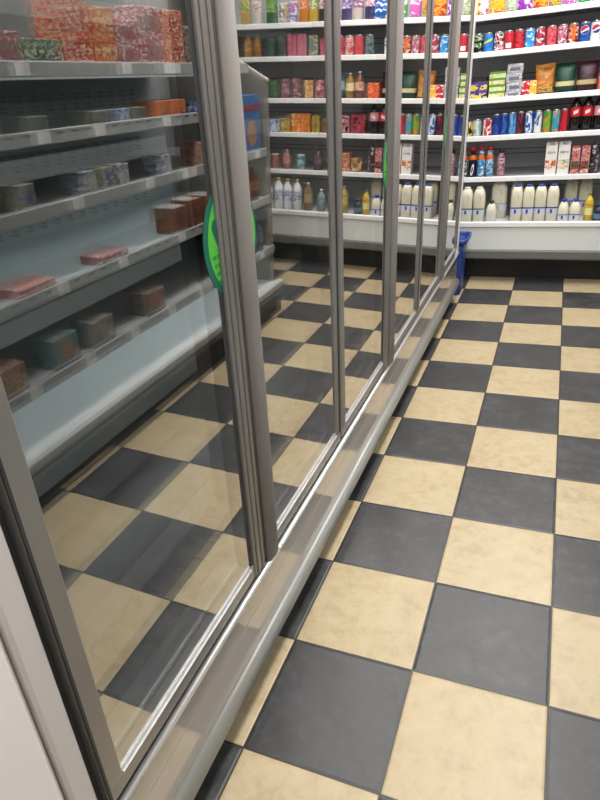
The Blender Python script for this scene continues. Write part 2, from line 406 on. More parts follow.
# ------------------------------------------------------------------ goods
STEEL = mat('can_steel', (0.62, 0.62, 0.63), 0.28, 0.9)
def can(loc, d, h, m, label, group, name='drink_can', top=None, mark=None):
    r = d / 2
    o = MB().lathe([(r * .82, 0), (r * .98, 0.004), (r, 0.008), (r, h - 0.014), (r * .97, h - 0.009)], m, 22).build(name, None, loc)
    MB().lathe([(r * .97, h - 0.009), (r * .84, h - 0.002), (r * .84, h), (r * .78, h), (r * .76, h - 0.004)], top or STEEL, 22).build('lid', o)
    if mark: mark(o, r, h)
    return tag(o, label, 'can', group)
def curved(o, r, pts_fn, m, name, n=16):
    """flat mark bent round a can or bottle, facing the aisle"""
def patch(o, r, R_, cz, lo, hi, m, name, n=16):
    mb = MB(); A = []; B = []
    for j in range(n + 1):
        x = -R_ + 2 * R_ * j / n; c = math.sqrt(max(0, R_ * R_ - x * x)); u = x / R_; y = -math.sqrt(max(1e-9, r * r - x * x))
        A.append((x, y, cz + max(-c, min(c, R_ * lo(u))))); B.append((x, y, cz + max(-c, min(c, R_ * hi(u)))))
    mb.add(A + B, [(j, j + 1, n + 2 + j, n + 1 + j) for j in range(n)], m)
    return mb.build(name, o)
def globe(o, r, h):
    """round emblem: red above, a white wave, blue below"""
    R_, cz = r * .80, h * .60
    patch(o, r + .0007, R_, cz, lambda u: -2, lambda u: 2, plain('F2F2F2'), 'white_emblem')
    patch(o, r + .0012, R_ * .94, cz, lambda u: .10 + .34 * u + .12 * math.sin(3 * u), lambda u: 2, plain('C81E2E'), 'emblem_stripe')
    patch(o, r + .0012, R_ * .94, cz, lambda u: -2, lambda u: -.30 + .16 * u + .10 * math.sin(3 * u), plain('1B3F94'), 'emblem_stripe')
def band_mark(col, z0, z1, tilt=0.0, wd=.75):
    def f(o, r, h):
        mb = MB(); L0, L1 = [], []; n = 10
        for j in range(n + 1):
            a = math.radians(-90 - 80 * wd + 160 * wd * j / n); x, y = (r + .0009) * math.cos(a), (r + .0009) * math.sin(a)
            dz = tilt * (j / n - .5) * h
            L0.append((x, y, z0 * h + dz)); L1.append((x, y, z1 * h + dz))
        mb.add(L0 + L1, [(j, j + 1, n + 2 + j, n + 1 + j) for j in range(n)], plain(col)); mb.build('label_band', o)
    return f
def bottle(loc, d, h, liquid, capm, labm, label, group, lab=(.30, .62), neck=.28, name='drink_bottle', capf=.07, shoulder=.66):
    r = d / 2; rn = r * neck * 1.15
    pr = [(r * .85, 0), (r, .02 * h), (r, shoulder * h), (r * .92, (shoulder + .05) * h), (r * .6, (shoulder + .17) * h), (rn, (shoulder + .24) * h), (rn, (1 - capf) * h)]
    o = MB().lathe(pr, liquid, 22).build(name, None, loc)
    MB().lathe([(rn * 1.2, (1 - capf) * h), (rn * 1.2, h * .995), (rn * 1.05, h)], capm, 18).build('cap', o)
    if labm:
        MB().lathe([(r * 1.015, lab[0] * h), (r * 1.015, lab[1] * h)], labm, 22, cap0=False, cap1=False).build('label', o)
    return tag(o, label, 'bottle', group)
MILK = mat('milk_plastic', (0.68, 0.64, 0.50), 0.4)
def milk(loc, w, h, capc, labc, label, group, big=True):
    a = w / 2
    if big:
        pr = [(a * .90, a * .90, 0), (a, a, .02 * h), (a, a, .70 * h), (a * .97, a * .97, .78 * h), (a * .84, a * .85, .87 * h), (a * .62, a * .62, .935 * h), (a * .46, a * .46, .95 * h)]
    else:
        pr = [(a * .90, a * .90, 0), (a, a, .03 * h), (a, a, .50 * h), (a * .96, a * .96, .60 * h), (a * .72, a * .72, .78 * h), (a * .48, a * .48, .86 * h), (a * .44, a * .44, .89 * h)]
    o = MB().sq(pr, MILK, 28, 4.5).build('milk_bottle', None, loc)
    ct = .95 if big else .88
    MB().lathe([(a * .50, ct * h - .005), (a * .52, ct * h), (a * .52, h - .003), (a * .48, h)], plain(capc, .35), 20).build('cap', o)
    if big:
        # moulded handle: slot shade painted as a darker block, and the raised grip
        g = MB(); g.box(a * .14, a * .40, -a * 1.02, -a * .80, .62 * h, .76 * h, mat('milk_hollow_shade', (0.42, 0.40, 0.31), .5), .004); g.build('handle_hollow_shade', o)
        g = MB(); g.sq([(a * .10, a * .10, 0), (a * .12, a * .12, .01), (a * .12, a * .12, .22 * h), (a * .06, a * .06, .26 * h)], MILK, 12, 3)
        g.build('handle', o, loc=(-a * .05, -a * .86, .62 * h))
    zl = (.20, .40) if big else (.10, .34)
    lb = MB(); k = 1.012
    lb.sq([(a * k, a * k, zl[0] * h), (a * k, a * k, zl[1] * h)], mat('milk_label', (0.55, 0.57, 0.66), .5), 28, 4.5, False, False)
    lb.build('label', o)
    st = MB(); st.sq([(a * 1.02, a * 1.02, (zl[1] - .035) * h), (a * 1.02, a * 1.02, zl[1] * h)], plain(labc), 28, 4.5, False, False)
    st.box(-a * .30, a * .06, -a * 1.025, -a * .98, (zl[0] + .03) * h, (zl[1] - .06) * h, plain(labc)); st.build('label_print', o)
    return tag(o, label, 'milk', group)
def carton(loc, w, dp, h, m, label, group, capm=None, art=None, head=None, name='drink_carton'):
    a, b = w / 2, dp / 2
    mb = MB(); hb = h * .88
    mb.box(-a, a, -b, b, 0, hb, m)
    mb.add([(-a, -b, hb), (a, -b, hb), (a, b, hb), (-a, b, hb), (-a, -b * .1, h * .975), (a, -b * .1, h * .975), (a, b * .1, h * .975), (-a, b * .1, h * .975)],
           [(0, 1, 5, 4), (1, 2, 6, 5), (2, 3, 7, 6), (3, 0, 4, 7), (4, 5, 6, 7)], m)
    mb.box(-a, a, -b * .1, b * .1, h * .97, h, m)
    o = mb.build(name, None, loc)
    if capm:
        MB().lathe([(w * .17, 0), (w * .17, .010), (w * .15, .012)], capm, 14).build('cap', o, loc=(0, -b * .55, hb + (h * .975 - hb) * .42))
    if art: MB().box(-a * .92, a * .92, -b - .0008, -b + .0005, h * .18, h * .46, art).build('picture', o)
    if head:
        kind, body = head
        cu = bpy.data.curves.new('lettering', 'FONT'); cu.body = body; cu.size = w * .36; cu.extrude = .0003; cu.align_x = 'CENTER'
        tmp = bpy.data.objects.new('lettering_source', cu); lm = bpy.data.meshes.new_from_object(tmp); bpy.data.objects.remove(tmp)
        lm.materials.clear(); lm.materials.append(plain(kind)); t = bpy.data.objects.new('lettering', lm); COL.objects.link(t); t.parent = o
        t.location = (0, -b - .0008, h * .66); t.rotation_euler = (math.pi / 2, 0, 0)
    return tag(o, label, 'carton', group)
def pbox(loc, w, dp, h, m, label, group, name='food_box', stripe=None, rz=0, cat='box'):
    o = MB().box(-w / 2, w / 2, -dp / 2, dp / 2, 0, h, m, .002).build(name, None, loc, (0, 0, rz))
    if stripe:
        c, z0, z1, x0, x1 = stripe
        MB().box(x0 * w - w / 2, x1 * w - w / 2, -dp / 2 - .0009, -dp / 2 + .0004, z0 * h, z1 * h, c).build('front_print', o)
    return tag(o, label, cat, group)
def pouch(loc, w, dp, h, m, label, group, horn=0.0, band=None, name='snack_bag', rz=0):
    L = []; n = 24
    for i in range(9):
        t = i / 8; th = (dp / 2) * (1 - t ** 2.2) ** .6 * (0.55 + .45 * min(1, t * 6)) + .0015
        ww = w / 2 * (1 - .05 * math.sin(math.pi * t))
        l = []
        for j in range(n):
            a = 2 * math.pi * j / n; c, s_ = math.cos(a), math.sin(a)
            x = ww * math.copysign(abs(c) ** .55, c); y = th * math.copysign(abs(s_) ** .9, s_)
            z = h * t + (horn * t ** 4 * (abs(x) / ww) ** 2.2)
            l.append((x, y, z))
        L.append(l)
    o = MB().loops(L, m).build(name, None, loc, (0, 0, rz))
    if band:
        c, z0, z1 = band; L2 = []
        for i in range(9):
            t = i / 8
            if not (z0 - .13 <= t <= z1 + .13): continue
        bb = MB(); pts0 = []; pts1 = []
        for j in range(13):
            a = math.pi + math.pi * j / 12; cc, ss = math.cos(a), math.sin(a)
            for z, P in ((z0, pts0), (z1, pts1)):
                th = (dp / 2) * (1 - z ** 2.2) ** .6 + .0035
                P.append((w / 2 * .97 * math.copysign(abs(cc) ** .55, cc), th * math.copysign(abs(ss) ** .9, ss) - .001, h * z))
        bb.add(pts0 + pts1, [(j, j + 1, 14 + j, 13 + j) for j in range(12)], c); bb.build('label_band', o)
    return tag(o, label, 'bag', group)

def yf(dp): return FY + 0.022 + dp / 2            # front row of a shelf
# --- top shelf: bags and boxes whose tops leave the photo
zA = SH['A'] + .0005
GA = 'packets on the top shelf of the far fridge'
rowA = [(-0.047, .030, .20, ['F2D24A', 'F6E9A0', 'E8B820'], 'thin yellow packet at the left end of the far fridge top shelf', 'pouch'),
        (-0.006, .056, .19, ['FFFFFF', 'F5F5F5', 'D8405C'], 'white packet with red dots on the far fridge top shelf', 'pouch'),
        (0.073, .090, .21, ['F7B228', 'F08A1D', 'FFE27A', 'E2601A'], 'orange and yellow bag second from the white packet, top shelf', 'pouch'),
        (0.152, .048, .20, ['C9D6BC', '8FAF6A', 'E8E8DC'], 'pale green packet between the orange and the purple bag, top shelf', 'pouch'),
        (0.224, .082, .20, ['8E2FA6', 'A43FC0', 'F2F0F6'], 'purple bag with white print on the far fridge top shelf', 'pouch'),
        (0.309, .078, .21, ['F58A1F', 'F9B233', 'D9332B'], 'bright orange bag right of the purple bag on the top shelf', 'pouch'),
        (0.386, .064, .20, ['F59A3C', 'F6E05A', '4AA04A', 'E0433B'], 'orange, yellow and green bag left of the magenta bag, top shelf', 'pouch'),
        (0.459, .072, .20, ['E056B4', 'F08AD0', 'B63BC0', 'FFFFFF'], 'magenta and pink bag left of the green bag, top shelf', 'pouch'),
        (0.557, .100, .18, ['1E9E3E', '23B54A', 'E9F5E0'], 'green bag with white print at the right of the top shelf', 'pouch'),
        (0.668, .10, .18, ['2457A8', '3D7CD0', 'FFFFFF'], 'blue bag at the right edge of the top shelf', 'pouch')]
for x, w, h, c, lab, kd in rowA:
    pouch((x, yf(.05), zA), w, .05, h, printed(c, 26), lab, GA, name='sweet_bag')
# --- can shelf
zB = SH['B'] + .0005; GB = 'drink cans on the second shelf of the far fridge'
cans = [(-0.026, ['101512', '0F3B22', 'E9E2C0', '1B7A3A'], 'black and green drink can, leftmost on the far fridge can shelf', None),
        (0.031, ['1C6FC0', '2B86D8'], 'blue can with slanting yellow band on the can shelf', band_mark('E9D84A', .50, .62, .22)),
        (0.091, ['1A1414', 'F0EEEE', 'C22030'], 'black, white and red patterned can right of the blue one', None),
        (0.149, ['B81C2C', 'C8283A'], 'red can with a white square label, can shelf', band_mark('F0EDEE', .12, .36, 0, .4)),
        (0.207, ['C11E30', 'D63A44', '8E1420'], 'plain bright red can left of the pale blue can', None),
        (0.265, ['2E8FD2', '54ABE6', 'CFE6F6'], 'pale blue can between red cans on the can shelf', None),
        (0.324, ['A3243F', 'C8506A', '5A1830', 'E9C2C8'], 'dark raspberry can right of the pale blue can', None),
        (0.384, ['D44858', 'E06A70', 'B02C3E'], 'coral red can right of the raspberry can', None),
        (0.443, ['8C1F30', 'F0D8DC', '5B1E5E', 'D66E80'], 'maroon can with pale pink pattern, can shelf', None),
        (0.500, ['3A1E14', 'E2662A', 'F2D9CC', 'B0202A'], 'brown and orange can left of the dark blue can', band_mark('E8641E', .18, .88, 0, .22)),
        (0.558, ['14428C', '1A56A8'], 'dark blue can with round white, red and blue emblem', globe),
        (0.616, ['E6E7EA', 'D4D6DC'], 'silver white can with round red and blue emblem', globe)]
for x, c, lab, mk in cans:
    can((x, yf(.057), zB), .0565, .101, printed(c, 34, .32), lab, GB, mark=mk)
# --- boxes and bags shelf
zC = SH['C'] + .0005; yC = yf(.11)
GC = 'stacked yellow and purple boxes on the third shelf'
dk_ = plain('23202E')
for k, lab in enumerate(['yellow and purple snack box at the bottom of the short stack', 'yellow and purple snack box on top of the same box']):
    pbox((-0.010, yC, zC + k * .047), .100, .10, .046, printed(['F0C93A', 'F6E28A', '4A3A94', '2A2460'], 40), lab + ', third shelf', GC, stripe=(plain('4B3C9A'), .72, .99, 0, 1))
pbox((-0.012, yC + .01, zC + .0945), .094, .09, .026, dk_, 'flat black tray on top of the yellow and purple boxes', None, name='food_tray', cat='tray')
GC2 = 'green and cream boxes in a stack of four'
for k, wd in enumerate(['lowest', 'second lowest', 'second highest', 'topmost']):
    pbox((0.097 + .002 * (k % 2), yC, zC + k * .0355), .094, .10, .035, printed(['E9E3B8', 'CFE09A', 'D8D48C', 'E58A4A'], 40), 'green and cream box, ' + wd + ' in the stack of four', GC2, stripe=(plain('4FA03A'), .70, .99, 0, 1))
GC3 = 'silver boxes in a stack of four'
for k, (wd, hh) in enumerate([('lowest', .028), ('second lowest', .048), ('second highest', .048), ('topmost', .050)]):
    z = zC + [0, .0285, .077, .1255][k]
    pbox((0.194 + .004 * (k % 2), yC, z), .090, .10, hh, printed(['B9BAC2', '9A9BA4', 'D5D6DC'], 30, .3), 'silver grey box, ' + wd + ' in the tall stack of four', GC3, stripe=(plain('6E6F7A'), .25, .62, .18, .82))
rb = pbox((0.285, yC - .01, zC), .082, .09, .078, printed(['C8202E', 'D8323A', 'F2E2E2'], 34), 'red and yellow box standing left of the orange bag', None)
MB().box(.004, .0415, -.046, -.0445, .002, .076, printed(['F0C42E', 'E89A22', 'F8E69A'], 50)).build('yellow_front', rb)
pouch((0.366, yC + .02, zC), .112, .07, .135, printed(['C98228', 'B8731E', 'D8953A'], 14), 'orange bag with two raised corners on the third shelf', None, horn=.030, band=(printed(['D8A23A', '4A3A20', 'E8C070'], 70), .06, .30))
pouch((0.482, yC + .02, zC), .112, .08, .155, printed(['0F4432', '0C3A2A', '145240'], 18), 'dark green bag with a cream band on the third shelf', 'tall dark bags with cream bands', band=(plain('C9BE8C'), .22, .38))
pouch((0.600, yC + .02, zC), .116, .08, .155, printed(['3A1626', '2E101E', '4A2030'], 18), 'dark maroon bag with a cream band on the third shelf', 'tall dark bags with cream bands', band=(plain('B5A478'), .22, .38))
pbox((0.700, yC, zC), .075, .10, .092, printed(['E05A32', 'D83A2E', 'F0A860'], 40), 'orange red box right of the maroon bag, at the photo edge', None)
# --- tall cans and dark bottles
zD = SH['D'] + .0005; GD = 'tall energy drink cans on the fourth shelf'
tall = [(-0.057, ['D9B43A', '1A1712', 'F0E0A0'], .046, .088, 'short yellow and black can at the left of the fourth shelf'),
        (-0.010, ['B9C6C0', 'D5DEDA', '8FA8A0'], .054, .098, 'short silver green can beside the red and white can'),
        (0.052, ['B82434', 'E8E4E6', 'C63A46'], .056, .102, 'short red and white can left of the tall blue cans'),
        (0.106, ['1E3F94', '2B55B4', '182E70'], .045, .122, 'tall dark blue can, first of the slim cans'),
        (0.154, ['22479E', '1A3780', '3D66BE'], .045, .124, 'tall dark blue can, second of the slim cans'),
        (0.202, ['3C7EC4', '6AA6DC', '2B62A6'], .045, .126, 'tall light blue can left of the black and red one'),
        (0.250, ['1E1828', '3A1A2A', '7A2236'], .045, .127, 'tall black and dark red slim can'),
        (0.300, ['2450A0', 'DCE4F0', '2F6AB8'], .047, .127, 'tall blue and white slim can right of the black one'),
        (0.351, ['E2E4E8', '2C56A0', 'C8CCD6'], .047, .127, 'tall white can with blue print left of the green one'),
        (0.403, ['58A83A', 'D8742E', '3F8A2E'], .047, .127, 'tall green and orange slim can'),
        (0.452, ['2E9AB0', 'D8773A', '52B4C4'], .045, .127, 'tall teal and orange slim can'),
        (0.498, ['B81C30', 'C8303E', '8E1424'], .045, .127, 'tall red slim can beside the dark cola bottles')]
for x, c, d, h, lab in tall:
    can((x, yf(.047), zD), d, h, printed(c, 34, .3, (1, 1, .35)), lab, GD)
COLA = mat('cola', (0.010, 0.006, 0.006), .12)
for k, (x, lc, lab) in enumerate([(0.560, 'C4202E', 'dark cola bottle with red label, next to the red can'), (0.624, 'C4202F', 'dark cola bottle with red label, right of its twin'), (0.690, 'D88A92', 'dark cola bottle with pale pink label at the photo edge')]):
    b = bottle((x, yf(.062), zD), .061, .190, COLA, BLACK, None, lab, 'dark cola bottles', shoulder=.70)
    r = .0305 * 1.02
    MB().lathe([(r, .42 * .190), (r, .69 * .190)], plain(lc), 22, cap0=False, cap1=False).build('label', b)
    band_mark('E8DADC', .50, .60, .05, .3)(b, .0312, .190)
# --- bottles and cartons
zE = SH['E'] + .0005; GE = 'sports drink bottles on the fifth shelf'
CAPR = plain('B0231E')
for x, c, lab in [(-0.083, ['15141C', 'EDEDF0', '22222C'], 'black and white drink bottle with red cap, half hidden by the glass door'),
                  (-0.026, ['10163C', '0C1030'], 'navy drink bottle with white loop print and red cap'),
                  (0.026, ['2F83C0', '4C9CD4', 'DCEAF4'], 'light blue drink bottle with red cap, middle of three'),
                  (0.080, ['3A90CC', 'D8E8F4', '2A78B4'], 'light blue drink bottle with red cap, nearest the empty space')]:
    b = bottle((x, yf(.050), zE), .049, .182, printed(c, 42, .3), CAPR, None, lab, GE, capf=.12, shoulder=.62, neck=.60)
    MB().lathe([(.0250, .585 * .182), (.0250, .63 * .182), (.0235, .67 * .182), (.0185, .74 * .182)], plain('D8661E'), 22, cap0=False, cap1=False).build('orange_collar', b)
    if 'navy' in lab:
        m = MB(); n = 22; a, c0 = .0085, .046
        I = []; O = []
        for j in range(n):
            t = 2 * math.pi * j / n
            for L, k in ((O, 1.0), (I, .55)):
                xx = a * k * math.cos(t) + .006 * math.sin(t) * k; zz = c0 + .036 * k * math.sin(t)
                L.append((xx, -math.sqrt(.0253 ** 2 - xx * xx), zz))
        m.add(O + I, [(j, (j + 1) % n, n + (j + 1) % n, n + j) for j in range(n)], plain('F0F0F4')); m.build('loop_print', b)
bottle((0.150, yf(.05), zE), .050, .160, printed(['4A2A5A', 'E0C8D0', 'B84A5E', 'E0B890'], 60), plain('20242E'), None, 'small purple and white patterned bottle beside the empty space', None, neck=.5, capf=.12, shoulder=.62)
ctn = plain('E9E6E2')
for x, c, lab in [(0.448, ['C2562E', 'D98A52', 'F0E6DC'], 'white milk drink carton with orange brown picture, left of its pair'), (0.521, ['E6DAC8', 'D8A878', 'EDE6DC', '6A9A5A'], 'white milk drink carton with pale picture, right of its pair')]:
    carton((x, yf(.07), zE), .066, .07, .190, ctn, lab, 'tall white cartons', capm=plain('B8A8A0'), art=printed(c, 45), head=('26306E', 'alpro'))
for x, lab in [(0.588, 'red and pink juice carton right of the white cartons'), (0.643, 'red and pink juice carton beside the dark bottle')]:
    carton((x, yf(.055), zE), .046, .05, .162, printed(['C88A88', 'B04A4C', 'D8B4AE'], 26), lab, 'red and pink cartons', capm=None, art=printed(['2C1A1A', '4A6A3A', 'A02A30', 'C03A3A'], 70))
bottle((0.694, yf(.05), zE), .050, .185, printed(['2A1A20', '4A3038', 'B8B4BC'], 40), plain('55505A'), None, 'dark brown bottle with pale label at the photo edge', None, shoulder=.72)
# --- milk on the deck
zF = SH['F'] + .0005
GM = 'four pint milk bottles at the bottom of the far fridge'
yM = 3.555
for x, lab in [(-0.040, 'large green labelled milk bottle, leftmost at the far fridge bottom'), (0.038, 'large green labelled milk bottle, second from the left')]:
    milk((x, yM, zF), .074, .215, 'D8D6C4', '1E5A3E', lab, GM)
milk((0.118, yM - .012, zF), .064, .130, '14402C', 'C8C8B8', 'small milk bottle with dark green cap in front of a large jug', None, big=False)
milk((0.152, yM + .13, zF), .100, .245, 'D8D6C4', 'A8A89C', 'extra large milk jug standing behind the small green capped bottle', None)
milk((0.262, yM + .13, zF), .076, .235, '2A3F9A', '2A3F9A', 'milk bottle in the back row, left of the blue labelled front row', None)
for x, lab in [(0.270, 'large blue labelled milk bottle, first of four in the front row'), (0.341, 'large blue labelled milk bottle, second of four in the front row'), (0.412, 'large blue labelled milk bottle, third of four in the front row'), (0.484, 'large blue labelled milk bottle, fourth of four in the front row')]:
    milk((x, yM, zF), .070, .222, '22409C', '27368A', lab, GM)
for x, lab in [(0.588, 'large blue capped milk bottle in the back row, left one'), (0.672, 'large blue capped milk bottle in the back row, right one')]:
    milk((x, yM + .19, zF), .078, .235, '22409C', '6A72A0', lab, GM)
for x, lab in [(0.551, 'one pint milk bottle with blue cap, left of its pair'), (0.617, 'one pint milk bottle with blue cap, right of its pair')]:
    milk((x, yM - .02, zF), .062, .135, '1C3FA8', '27368A', lab, 'small blue capped milk bottles', big=False)
bottle((0.695, yM - .01, zF), .050, .165, printed(['C8A42A', 'D8BC4A', 'B08A1E'], 30), plain('6A7A3A'), plain('E0DC8A'), 'yellow drink bottle right of the small milk bottles', None, lab=(.22, .48))
bottle((0.752, yM - .01, zF), .062, .100, plain('1E3044', .25), plain('2C4660'), plain('5A7488'), 'short dark blue bottle at the bottom right of the far fridge', None, lab=(.15, .45), neck=.5)

# --- the part of the far fridge right of the photo, which the glass doors mirror
def right_row(shelf, items, what, group):
    z = SH[shelf] + .0005
    ORD = ['first', 'second', 'third', 'fourth', 'fifth', 'sixth', 'seventh', 'eighth', 'ninth', 'tenth', 'eleventh', 'twelfth']
    SHN = {'A': 'top', 'B': 'second', 'C': 'third', 'D': 'fourth', 'E': 'fifth', 'F': 'bottom'}[shelf]
    for k, (kind, x, w, h, c, capc, cname) in enumerate(items):
        y = yf(w) if shelf != 'F' else 3.555
        lab = '%s %s mirrored in doors, %s from left along its %s shelf' % (cname, {'b': 'bottle', 'c': 'can', 'x': 'box', 'k': 'carton', 'j': 'jar'}[kind], ORD[k], SHN)
        if kind == 'b': bottle((x, y, z), w, h, plain(c[0], .2), plain(capc), printed(c[1:], 45) if len(c) > 1 else None, lab, group)
        elif kind == 'c': can((x, y, z), w, h, printed(c, 34), lab, group)
        elif kind == 'x': pbox((x, y, z), w, w * .8, h, printed(c, 34), lab, group)
        elif kind == 'k': carton((x, y, z), w, w, h, printed(c, 30), lab, group, capm=plain(capc))
        elif kind == 'j':
            can((x, y, z), w, h, printed(c, 34), lab, group, name='food_jar', top=plain(capc))
right_row('A', [('b', .745, .07, .24, ['3A3A6A', 'C0485A', 'E8E0E8'], '5A4A8A', 'violet'), ('b', .825, .07, .23, ['E8D8D0', 'D8402E', '3A4AA0', 'F4F0EC'], 'C83A32', 'white and red'), ('b', .90, .065, .22, ['4A3A78', 'E4DCEA', '7A5AA0'], 'D8D4E0', 'purple'),
                ('b', .985, .07, .25, ['C8A838', '4A86B8', 'DCE8F0'], 'E8E4D8', 'yellow with blue label'), ('b', 1.055, .06, .24, ['2A1416', 'B02A34', 'E0D8D8'], 'B8323A', 'dark red capped'), ('b', 1.12, .065, .24, ['D8B440', 'E8E4C8', '8A9A4A'], 'E0D490', 'golden'),
                ('b', 1.19, .065, .24, ['D8842E', 'E8C8A0', 'D85A2A'], 'E8D8C0', 'orange'), ('j', 1.265, .062, .12, ['E0E4EC', '3A62B8', 'D86A7A'], 'D8D8DC', 'white, blue and pink'), ('j', 1.335, .062, .115, ['E0E0D8', '2A4A80', 'D8B040'], 'D8D8DC', 'white, blue and gold'),
                ('b', 1.42, .075, .22, ['2E6A38', '9AB85A', '3A7A3A'], '2A5A2E', 'green'), ('b', 1.52, .06, .24, ['E4D8D0', 'B8705A', 'E8E0D8'], 'D8CFC8', 'cream'), ('b', 1.61, .07, .24, ['C8A84A', 'E0D090', '8A9A4A'], 'E0D490', 'pale gold')], 'goods', 'goods on the top shelf right of the photo')
right_row('B', [('c', .74, .06, .115, ['3A4A5A', '7A8A8A'], '', 'grey green'), ('c', .81, .062, .115, ['B8283A', 'D04A52'], '', 'red'), ('c', .876, .062, .115, ['C83A44', 'E8DCDC', 'B8283A'], '', 'red and white'), ('c', .942, .062, .115, ['B02434', 'C83E48'], '', 'deep red'),
                ('x', 1.03, .085, .10, ['9A2A44', 'B8566A'], '', 'raspberry'), ('x', 1.12, .06, .12, ['6A8A6A', '3A5A9A', 'C8B46A'], '', 'green and blue'), ('x', 1.20, .062, .13, ['B05A72', 'C87A8C'], '', 'dusky pink'), ('x', 1.27, .062, .13, ['A84E66', 'BE6E80'], '', 'pink'),
                ('j', 1.35, .06, .12, ['2A3A34', '3E564A'], '1E2A26', 'dark green'), ('j', 1.43, .06, .12, ['26383A', '4A605A'], '1E2A2A', 'dark teal'), ('b', 1.53, .06, .13, ['A87A3A', 'D8B07A', '8A5A2A'], 'E0D8C8', 'caramel'), ('b', 1.60, .06, .13, ['B8864A', 'D8B88A', '8A5A2A'], 'E0D8C8', 'toffee')], 'goods', 'goods on the second shelf right of the photo')
right_row('C', [('b', .80, .06, .16, ['7A4A3A', 'D8745A', 'D8C8A8'], 'E8E4DC', 'brown capped white'), ('b', .865, .06, .15, ['9A7A3A', 'E0B04A', 'E8DCC0'], 'E8E4DC', 'amber'), ('b', .935, .065, .17, ['2A5A6A', '4A8AA0', '8AB8C4'], '2A4A5A', 'teal'), ('b', 1.0, .065, .17, ['24506A', '3A7A96', '9AC0CC'], '2A4A5A', 'deep teal'),
                ('j', 1.08, .065, .12, ['8A3A4A', 'C87A80', 'E0C8C4'], '3A2A34', 'rose'), ('j', 1.16, .065, .12, ['D8A85A', 'E8D0A0', 'B8702E'], '2A2A3A', 'honey coloured'), ('j', 1.25, .065, .13, ['9A6A74', '4A2A34', 'C8A0A4'], '2A1E26', 'mauve'), ('j', 1.33, .065, .13, ['8A5A68', '5A3440', 'B89098'], '2A1E26', 'dark mauve'), ('j', 1.42, .065, .12, ['3A5A40', '6A8A60', '2A4A34'], '1E2A26', 'mossy'), ('j', 1.50, .065, .12, ['2E4A3A', '5A7A5A', '2A4A34'], '1E2A26', 'deep green')], 'goods', 'goods on the third shelf right of the photo')
right_row('D', [('x', .80, .10, .12, ['3A1A24', 'C04A5A', '8A2A3A'], '', 'dark red'), ('x', .91, .10, .11, ['2E1A22', 'D8B4B8', '9A3440'], '', 'maroon and pink'), ('x', 1.02, .075, .09, ['5A4A3A', '8A6A3A'], '', 'brown'), ('k', 1.10, .055, .11, ['8A7A2E', 'B89A3E'], 'A8963A', 'olive'),
                ('x', 1.18, .066, .12, ['E07A2E', 'F0A050', 'B85A1E'], '', 'orange'), ('x', 1.25, .066, .12, ['D8742A', 'E8964A', 'F0C890'], '', 'bright orange'), ('x', 1.33, .066, .09, ['C8A83A', '6A5A2A', 'E0C86A'], '', 'mustard'), ('x', 1.41, .066, .08, ['3A5AA0', 'C8D4E4'], '', 'blue and white')], 'goods', 'goods on the fourth shelf right of the photo')
right_row('E', [('x', .80, .08, .09, ['6A4A34', 'A8784A', 'D8C0A0'], '', 'brown and tan'), ('x', .89, .08, .12, ['C8824A', 'B04A34', 'E8D8C4'], '', 'tan and red'), ('x', .98, .07, .10, ['8A7A4A', 'C0AE74'], '', 'khaki'), ('b', 1.09, .062, .14, ['4A3A40', 'A87A84', '6A5A60'], '3A2E34', 'dusky'),
                ('j', 1.22, .062, .10, ['5A8A90', '9AC4C4', 'D8E4E0'], 'E4E8E4', 'pale teal'), ('b', 1.33, .06, .13, ['A87A70', 'D8B8AC', 'C88A80'], 'ECE4E0', 'rose capped white'), ('j', 1.42, .06, .10, ['7A4A48', 'B88078'], 'E0DCD8', 'brick')], 'goods', 'goods on the fifth shelf right of the photo')
right_row('F', [('b', .86, .062, .18, ['A8943E', 'D8C878', 'B8A24A'], 'A8963A', 'yellow'), ('b', .95, .06, .15, ['8AA0A4', 'C0D0D0', '6A8488'], 'E4ECEC', 'clear'), ('b', 1.03, .06, .15, ['84989C', 'B8C8CA', '6A8488'], 'E4ECEC', 'clear capped white'),
                ('b', 1.13, .062, .19, ['8A6A4A', 'C8A24A', 'A89A8A'], 'D8D4CC', 'tan'), ('b', 1.215, .064, .21, ['ECECF2', 'ECECF2', '3A4A8A', 'ECECF2'], 'D8B83A', 'white and blue'), ('b', 1.29, .064, .21, ['E8E8F0', 'ECECF2', '34448A', 'ECECF2'], 'D8B83A', 'white and navy'), ('b', 1.36, .064, .215, ['EAEAF0', 'EDEDF2', '40508E', 'EDEDF2'], 'D8B83A', 'cream and blue'),
                ('b', 1.445, .075, .18, ['ECE8D0', 'D8CC7A', '8AA0A8'], 'ECE8D8', 'cream yellow labelled')], 'goods', 'goods at the bottom right of the photo')

# ------------------------------------------------------------------ blue bin behind the glass door fridge
bn = empty('waste_bin', (-0.088, 3.235, 0), 'blue plastic bin behind the end of the glass door fridge', 'bin')
BLUE = mat('bin_blue', (0.012, 0.05, 0.26), .4)
mb = MB(); mb.sq([(.076, .085, 0), (.078, .088, .01), (.088, .100, .275), (.096, .112, .345), (.094, .110, .345), (.086, .098, .275), (.074, .084, .012)], BLUE, 32, 8)
mb.build('body', bn).scale = (1, 1, .97)
rm = MB(); rm.sq([(.0962, .1122, .340), (.112, .126, .343), (.116, .130, .362), (.114, .128, .371), (.106, .120, .372), (.100, .115, .362), (.0945, .1105, .345)], BLUE, 32, 8, False, False)
rm.build('rim', bn).scale = (1, 1, .97)

